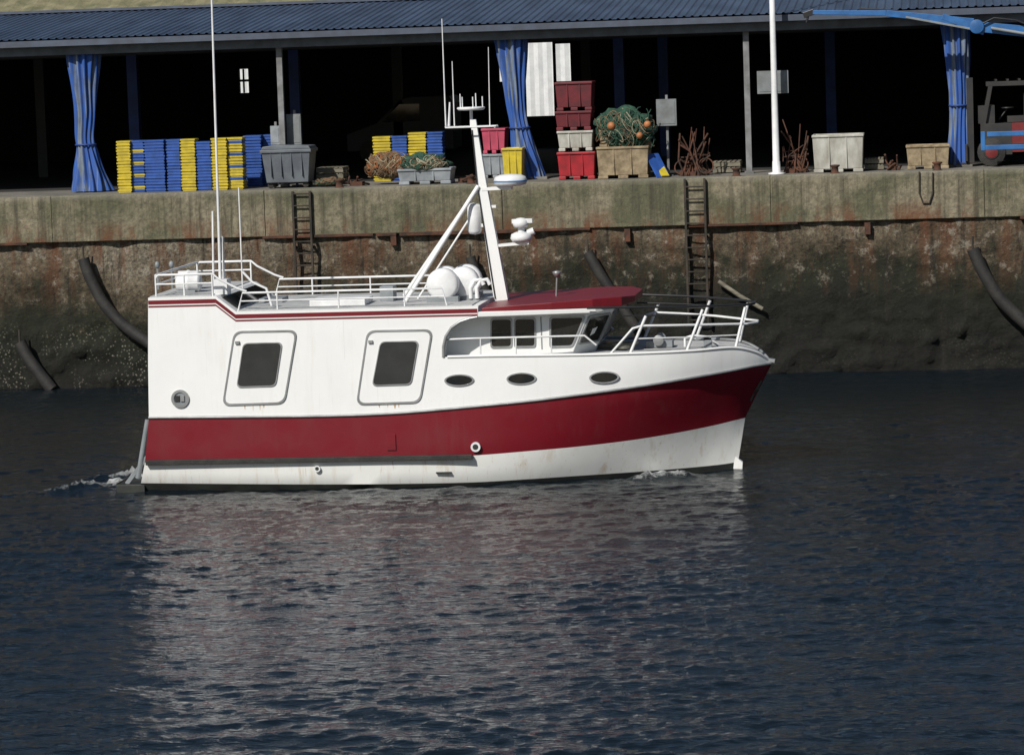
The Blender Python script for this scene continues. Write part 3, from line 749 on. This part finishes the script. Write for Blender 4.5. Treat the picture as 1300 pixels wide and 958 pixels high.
# ================================================================== QUAYSIDE OBJECTS
YEL=mat("yellow_plastic",(.60,.47,.03),(.42,.33,.03),rough=.5,scale=5); BLU=mat("blue_plastic",(.03,.10,.40),(.02,.07,.26),rough=.5,scale=5)
def crates(pa,pb,ytop,yy,cols,dy=.5,name="fish_crate_stack"):
    mb=MB(); xa_=PX(pa,yy,Zq+.8); xb_=PX(pb,yy,Zq+.8); zt_=P((pa+pb)/2,ytop,yy).z
    hgt=.075; nl=max(1,int((zt_-Zq)/hgt))
    for l in range(nl):
        z=Zq+l*hgt; j=random.uniform(-.01,.01); cm=cols[l%len(cols)]
        mb.box(xa_+.025+j,xb_-.025+j,yy+.02,yy+dy-.02,z,z+hgt*.45,cm)
        mb.box(xa_+.004+j,xb_-.004+j,yy+random.uniform(-.008,.008),yy+dy,z+hgt*.45+.001,z+hgt*.97,cm)
    mb.build(name)
yy=Yw+1.0
crates(148,166,179,yy,[YEL]); crates(166,183,176,yy+.1,[BLU,YEL,BLU,BLU]); crates(183,209,176,yy,[BLU])
crates(211,229,177,yy+.05,[BLU]); crates(229,248,174,yy,[YEL]); crates(249,268,177,yy,[BLU]); crates(268,288,174,yy,[YEL]); crates(288,308,172,yy+.1,[YEL,YEL,YEL,BLU])
crates(309,332,170,yy+1.6,[BLU]); crates(333,350,168,yy+1.9,[BLU])
crates(473,496,171,yy+2.5,[YEL]); crates(497,517,170,yy+2.5,[BLU]); crates(518,541,167,yy+2.5,[YEL]); crates(542,562,165,yy+2.5,[BLU])
def qbox(pa,pb,ytop,yy,dy):
    return PX(pa,yy,Zq+.4),PX(pb,yy,Zq+.4),yy,yy+dy,Zq,P((pa+pb)/2,ytop,yy).z
BIN=mat("grey_bin_plastic",(.13,.15,.17),(.09,.10,.12),rough=.5)
mb=MB(); a,b_,y0,y1,z0,z1=qbox(331,396,186,Yw+.8,.9)
mb.hexa([(a+.12,y0+.1,z0+.14),(b_-.12,y0+.1,z0+.14),(b_-.12,y1-.1,z0+.14),(a+.12,y1-.1,z0+.14),(a+.03,y0,z1-.08),(b_-.03,y0,z1-.08),(b_-.03,y1,z1-.08),(a+.03,y1,z1-.08)],BIN)
mb.box(a,b_,y0-.03,y1+.03,z1-.15,z1-.075,BIN)
mb.prism([(a+.02,z1-.07),(b_-.02,z1-.07),(b_-.06,z1+.0),(a+.3,z1+.03),(a+.06,z1)],y0,y1,BIN)
for t in(.2,.4,.6,.8): x=a+(b_-a)*t; mb.box(x-.015,x+.015,y0+.0,y0+.08,z0+.3,z1-.16,BIN)
for x in(a+.2,b_-.2):
    for y in(y0+.2,y1-.2): mb.lathe((x,y-.03,z0+.075),[(0,0),(.075,0),(.075,.05),(0,.05)],RUBBER,14,'Y')
mb.build("wheeled_waste_bin",bevel=.012)
def tub(pa,pb,ytop,ybot,yy,dy,mt,name):
    a=PX(pa,yy,Zq+.4);b_=PX(pb,yy,Zq+.4); z1=P((pa+pb)/2,ytop,yy).z; z0=Zq if ybot is None else P((pa+pb)/2,ybot,yy).z
    mb=MB(); fh=.08
    for t0,t1 in((0,.2),(.4,.6),(.8,1)): mb.box(a+.03+(b_-a-.06)*t0,a+.03+(b_-a-.06)*t1,yy+.03,yy+dy-.03,z0,z0+fh,mt)
    mb.hexa([(a+.05,yy+.04,z0+fh),(b_-.05,yy+.04,z0+fh),(b_-.05,yy+dy-.04,z0+fh),(a+.05,yy+dy-.04,z0+fh),(a+.015,yy,z1-.06),(b_-.015,yy,z1-.06),(b_-.015,yy+dy,z1-.06),(a+.015,yy+dy,z1-.06)],mt)
    for q in((a,b_,yy-.03,yy+.03),(a,b_,yy+dy-.03,yy+dy+.03),(a,a+.06,yy+.03,yy+dy-.03),(b_-.06,b_,yy+.03,yy+dy-.03)): mb.box(*q,z1-.06,z1,mt)
    for t in(.33,.66): x=a+(b_-a)*t; mb.box(x-.02,x+.02,yy-.01,yy+.04,z0+fh,z1-.06,mt)
    mb.build(name,bevel=.015); return a,b_,z0,z1
RTUB=mat("red_tub_plastic",(.38,.015,.025),(.22,.015,.02),rough=.5,scale=4); DRT=mat("dark_red_tub",(.15,.015,.022),(.08,.015,.02),rough=.6,scale=4)
WTUB=mat("white_tub_plastic",(.50,.50,.46),(.26,.25,.21),rough=.6,scale=3,stretch=(1,1,.5)); GTUB=mat("grey_tub_plastic",(.3,.33,.36),(.18,.2,.22),rough=.6)
PTUB=mat("pink_tub_plastic",(.5,.07,.13),(.34,.05,.09),rough=.6)
yy=Yw+1.1
tub(707,756,193,None,yy,.9,RTUB,"fish_tub"); tub(708,754,166,192,yy+.03,.85,WTUB,"fish_tub"); tub(706,753,141,165.5,yy+.03,.85,DRT,"fish_tub"); tub(707,755,104,140.5,yy+.03,.85,DRT,"fish_tub")
tub(612,643,163,195,yy+2.3,.8,PTUB,"fish_tub"); tub(611,645,195.5,None,yy+2.3,.8,GTUB,"fish_tub")
BEI=mat("beige_worn_board",(.34,.27,.17),(.17,.13,.08),rough=.9,scale=6)
tub(757,824,186,None,Yw+.9,1.0,BEI,"wooden_net_crate"); tub(760,826,150,186,Yw+1.2,.9,BEI,"wooden_net_crate")
tub(504,573,214,None,Yw+.8,.8,GTUB,"fish_tub"); tub(637,664,188,None,Yw+1.4,.6,YEL,"fish_tub")
tub(1031,1097,171,None,Yw+.9,1.05,WTUB,"insulated_fish_container")
tub(1150,1206,184,None,Yw+1.3,.8,BEI,"fish_tub")
def net(pc,pyc,wpx,hpx,yy,cols,floats,name,seed,cnt=110):
    mb=MB(); c=P(pc,pyc,yy); s=53.; rx=wpx/2/s; rz=hpx/2/s; rs_=random.Random(seed)
    mb.ell(c,rx*.92,.35,rz*.9,cols[0],28,18,.5,seed)
    for i in range(cnt):
        pts=[]; a0=rs_.uniform(-1,1); b0=rs_.uniform(-.9,.9); L=rs_.uniform(.6,2.2); ph=rs_.uniform(0,6); th=rs_.uniform(0,6.28)
        for t in np.linspace(0,1,12):
            u=a0*.8+.3*math.cos(th+L*t*2+ph)*.8; v=b0*.8+.28*math.sin(th+L*t*3)-.12*t
            rr=math.sqrt(max(0,1-min(.95,u*u*.8+v*v*.8)))
            pts.append((c.x+rx*u,c.y-.4*rr,max(c.z+rz*v,Zq+.02)))
        mb.tube(pts,rs_.uniform(.006,.016),cols[i%len(cols)],5)
    for (fx,fy,r,mt) in floats:
        q=P(fx,fy,yy-.38); mb.ell(q,r,r,r,mt,14,10)
    mb.build(name)
NG=mat("green_net",(.03,.095,.06),(.012,.04,.028),rough=.9,scale=12,bump=.03); NB=mat("brown_net",(.20,.13,.07),(.08,.05,.03),rough=.9,scale=12,bump=.03); NC=mat("cream_rope",(.3,.27,.19),rough=.9)
NO=mat("orange_net",(.36,.11,.03),(.2,.07,.02),rough=.9,scale=10,bump=.03); OF=mat("orange_float",(.45,.17,.06),(.3,.11,.04),rough=.6,scale=9)
net(793,162,78,54,Yw+1.3,[NG,NB,NG,NG,NB,NG,NC,NG],[(776,160,.10,OF),(822,158,.09,OF),(812,172,.08,OF)],"fishing_net_heap",1)
net(493,209,60,36,Yw+1.5,[NB,NO,NB,NB,NC],[],"fishing_net_heap",2)
net(540,207,62,26,Yw+1.1,[NG,NC,NB,NG],[],"fishing_net_heap",3)
net(419,231,38,12,Yw+1.3,[NB,NG],[],"fishing_net_heap",5,40)
# wooden pallets lying about
for pa,pb,yy,kk in((402,436,Yw+2.2,3),(905,940,Yw+2.4,2),(1098,1122,Yw+1.6,2)):
    mb=MB(); a=PX(pa,yy,Zq);b_=PX(pb,yy,Zq)
    for l in range(kk):
        z=Zq+l*.145
        for y in(yy,yy+.4,yy+.8): mb.box(a,b_,y,y+.09,z+.02,z+.115,WOOD)
        for t in np.linspace(0,.86,6): mb.box(a+(b_-a)*t,a+(b_-a)*(t+.12),yy-.01,yy+.9,z+.116,z+.138,WOOD)
    mb.build("wooden_pallet_stack")
def gear(x0,x1,ytop,yy,seed,nn=16,rings=2):
    mb=MB(); r_=random.Random(seed); zt_=P((x0+x1)/2,ytop,yy).z
    for i in range(nn):
        a=PX(r_.uniform(x0,x1),yy,Zq); b_=PX(r_.uniform(x0,x1),yy,Zq)
        p=[(a,yy+r_.uniform(0,.6),Zq+.02),((a+b_)/2+r_.uniform(-.1,.1),yy+r_.uniform(0,.5),Zq+.5*(zt_-Zq)*r_.uniform(.4,1)),(b_,yy+r_.uniform(0,.6),Zq+r_.uniform(.2,1)*(zt_-Zq))]
        mb.tube(p,r_.uniform(.014,.028),RUST,6)
    for i in range(rings):
        cx_=PX(r_.uniform(x0,x1),yy,Zq); rr=r_.uniform(.12,.22); yy2=yy+.1+i*.15
        mb.tube([(cx_+rr*math.cos(t),yy2+.12*math.sin(t),Zq+.05+rr+rr*math.sin(t)) for t in np.linspace(0,6.28,18)],.016,RUST,8)
    mb.box(PX(x0+5,yy,Zq),PX(x1-5,yy,Zq),yy+.1,yy+.5,Zq,Zq+.1,RUST)
    mb.build("rusty_trawl_gear")
gear(858,902,160,Yw+1.2,4,22); gear(992,1028,152,Yw+1.2,9,20); gear(1122,1142,196,Yw+1,11,9,0); gear(438,464,224,Yw+1.0,21,6,0); gear(576,606,222,Yw+1,22,6,0)
mb=MB(); q=P(826,196,Yw+.9); x=PX(845,Yw+.9,Zq)
mb.beam((q.x,Yw+1.2,q.z),(x-.05,Yw+.9,Zq),.4,.03,BLU); mb.beam((q.x+.16,Yw+1.17,q.z-.25),(x,Yw+.87,Zq+.03),.2,.03,YEL); mb.build("leaning_board")
def sign(px,pyt,pyb,w,yy,name,mt):
    mb=MB(); c=P(px,(pyt+pyb)/2,yy); zt_=P(px,pyt,yy).z; zb_=P(px,pyb,yy).z; hw=w/106.
    mb.box(c.x-hw,c.x+hw,yy,yy+.12,zb_,zt_,mt); mb.box(c.x-hw*.85,c.x+hw*.85,yy-.01,yy-.001,zb_+.05,zt_-.05,mt)
    mb.box(c.x-.03,c.x+.03,yy+.125,yy+.18,Zq,zt_+.1,POST); mb.box(c.x-.12,c.x+.12,yy+.08,yy+.22,Zq,Zq+.02,POST)
    mb.build(name,bevel=.008)
GBX=mat("dull_grey_box",(.2,.22,.23),(.13,.14,.14),rough=.6)
sign(846,126,160,26,Yw+1.6,"control_cabinet",GBX); sign(981,90,119,40,Yw+1.35,"quay_sign",GBX); sign(373,145,184,19,Yw+2.3,"electrical_box",GBX); sign(349,160,184,12,Yw+2.3,"electrical_box",GTUB)
mb=MB(); x=P(986,226,Yw+.9).x
mb.lathe((x,Yw+.9,Zq),[(.2,0),(.2,.03),(.1,.05),(.095,.3),(.085,.32),(.075,2),(.055,7.5),(.0,7.52)],GEAR,18)
mb.build("white_flagpole")
mb=MB(); yy=Ye+16; VAN=mat("shaded_van_paint",(.025,.027,.032),rough=.6)  # white van; the shed's indoor shade is put into its near-black colour
zf_=Zq+.35; x_l=P(440,160,yy).x;x_r=P(575,160,yy).x;zt_=Zq+1.9
mb.prism([(x_l,zf_),(x_l,zf_+.5),(x_l+.9,zf_+.8),(x_l+1.6,zt_-.1),(x_l+1.9,zt_),(x_r-.1,zt_),(x_r,zt_-.2),(x_r,zf_)],yy,yy+1.8,VAN)
mb.prism([(x_l+1.05,zf_+.83),(x_l+1.6,zt_-.2),(x_l+2.2,zt_-.2),(x_l+2.2,zf_+.83)],yy-.01,yy,GLASS)
for x in(x_l+.7,x_r-.8): mb.lathe((x,yy-.02,Zq+.33),[(0,0),(.33,0),(.33,.2),(0,.2)],RUBBER,20,'Y')
mb.build("parked_van",bevel=.05)
# forklift
FR=mat("forklift_red",(.20,.018,.018),(.10,.014,.014),rough=.5)
DKG=mat("forklift_black",(.02,.02,.022),(.035,.033,.03),rough=.5)
mb=MB(); yy=Yw+1.9
x0_=PX(1240,yy,Zq+.5); z=Zq; SC=1.08
def bx_(a,b_,c,d,e_,f_,mt): mb.box(x0_+a,x0_+b_,yy+c,yy+d,z+e_*SC,z+f_*SC,mt)
bx_(.1,.85,0,1.1,.25,.95,DKG); bx_(.85,2.0,0,1.1,.3,.95,FR); bx_(1.7,2.15,.05,1.05,.35,1.15,FR); bx_(.75,1.3,.2,.9,.96,1.1,DKG)
bx_(1.15,1.3,.25,.85,1.1,1.6,DKG); bx_(.05,.45,.1,1.0,.95,1.35,DKG); bx_(.86,1.6,-.01,-.001,.36,.5,DKG)
for yv in(.05,1.02):
    mb.beam((x0_+.15,yy+yv,z+.9),(x0_+.36,yy+yv,z+1.95),.1,.1,DKG); mb.beam((x0_+1.85,yy+yv,z+1.1),(x0_+1.7,yy+yv,z+1.95),.1,.1,DKG)
bx_(.25,1.85,0,1.08,1.78,1.88,DKG)
for t in(.1,.3,.5,.7,.9): bx_(.32+1.4*t,.38+1.4*t,0,1.08,1.885,1.93,DKG)
for yv in(.2,.85): bx_(-.22,-.06,yv,yv+.14,.08,1.98,DKG); bx_(-1.1,-.23,yv,yv+.1,.04,.09,DKG)
bx_(-.28,-.221,.1,1.05,.12,.5,DKG); bx_(-.18,-.08,.35,.84,.9,.98,DKG); bx_(-.18,-.08,.35,.84,1.84,1.92,DKG)
for x,r in((.35,.34),(1.75,.28)):
    for yv in(-.06,.96):
        mb.lathe((x0_+x,yy+yv,z+r),[(0,0),(r*.5,0),(r*.55,.02),(r,.02),(r,.2),(0,.2)],RUBBER,20,'Y'); mb.lathe((x0_+x,yy+yv-.005,z+r),[(0,0),(r*.42,0),(r*.42,.02),(0,.02)],FR,16,'Y')
mb.tube([(x0_+.75,yy+.55,z+1.35),(x0_+.55,yy+.55,z+1.1)],.02,DKG); mb.lathe((x0_+.76,yy+.55,z+1.37),[(.15,0),(.16,.015),(.15,.03)],DKG,16)
mb.build("forklift_truck",bevel=.02)
CB=mat("crane_blue",(.03,.15,.40),(.02,.09,.25),rough=.45)
mb=MB(); yy=Yw+1.0; Pc=lambda a,b_,o=0:P(a,b_,yy+o)
mb.beam(Pc(1032,16),Pc(1125,17),.12,.10,CB,.14,.13); mb.beam(Pc(1125,17),Pc(1236,29),.17,.15,CB,.2,.2)
mb.beam(Pc(1020,20),Pc(1034,15),.08,.14,BLK); mb.tube([Pc(1026,20),Pc(1024,29)],.03,BLK)
mb.beam(Pc(1090,12),Pc(1140,14),.06,.06,BLK)
mb.beam(Pc(1150,22,-.1),Pc(1238,38,-.1),.05,.05,GREY)
mb.lathe(Pc(1240,34,-.2),[(0,0),(.17,0),(.17,.4),(0,.4)],CB,18,'Y')
mb.beam(Pc(1196,21),Pc(1250,40),.2,.14,CB,.22,.2)
mb.beam(Pc(1240,34),Pc(1420,52),.24,.24,CB,.26,.3)
mb.tube([Pc(1248,30,-.2),Pc(1262,23,-.2),Pc(1290,26,-.2),Pc(1330,42,-.2)],.025,BLK)
mb.tube([Pc(1258,36,-.2),Pc(1380,56,-.2)],.04,GREY)
cx_=Pc(1420,52); mb.box(cx_.x-.2,cx_.x+.2,yy-.2,yy+.2,Zq+1.2,cx_.z+.15,CB)
xb0_=PX(1245,yy,Zq+.8); xe_=cx_.x+2.5
za1,za0=P(1270,184,yy).z,P(1270,190,yy).z; zb1,zb0=P(1270,167,yy).z,P(1270,173,yy).z
mb.box(xb0_,xe_,yy-.05,yy+.05,za0,za1,CB); mb.box(xb0_+.15,xe_,yy-.05,yy+.05,zb0,zb1,CB); mb.box(xb0_,xb0_+.1,yy-.06,yy+.06,za0-.01,zb1+.01,CB)
mb.box(cx_.x-1.5,xe_,yy+.06,yy+1.7,za0,za1,CB)
for x in(cx_.x-1.0,cx_.x+1.6):
    for yv in(-.1,1.5): mb.lathe((x,yy+yv,Zq+.42),[(0,0),(.42,0),(.42,.28),(0,.28)],RUBBER,22,'Y')
mb.build("loader_crane",bevel=.01)
# ================================================================== LIGHT
el=math.radians(40); az=math.radians(206)
sd_=Vector((math.sin(az)*math.cos(el),math.cos(az)*math.cos(el),math.sin(el)))
l=bpy.data.lights.new("sun",'SUN'); l.energy=4.5; l.angle=math.radians(.5); l.color=(1,.955,.88)
lo=bpy.data.objects.new("sun",l); lo.rotation_euler=sd_.to_track_quat('Z','Y').to_euler(); scene.collection.objects.link(lo)
w=bpy.data.worlds.new("World"); scene.world=w; w.use_nodes=True; nt=w.node_tree
sk=nt.nodes.new('ShaderNodeTexSky'); sk.sky_type='NISHITA'; sk.sun_disc=False; sk.sun_elevation=el; sk.sun_rotation=az
bg=nt.nodes['Background']; nt.links.new(sk.outputs[0],bg.inputs[0]); bg.inputs[1].default_value=.055
scene.view_settings.view_transform='Standard'; scene.view_settings.look='None'; scene.view_settings.exposure=0
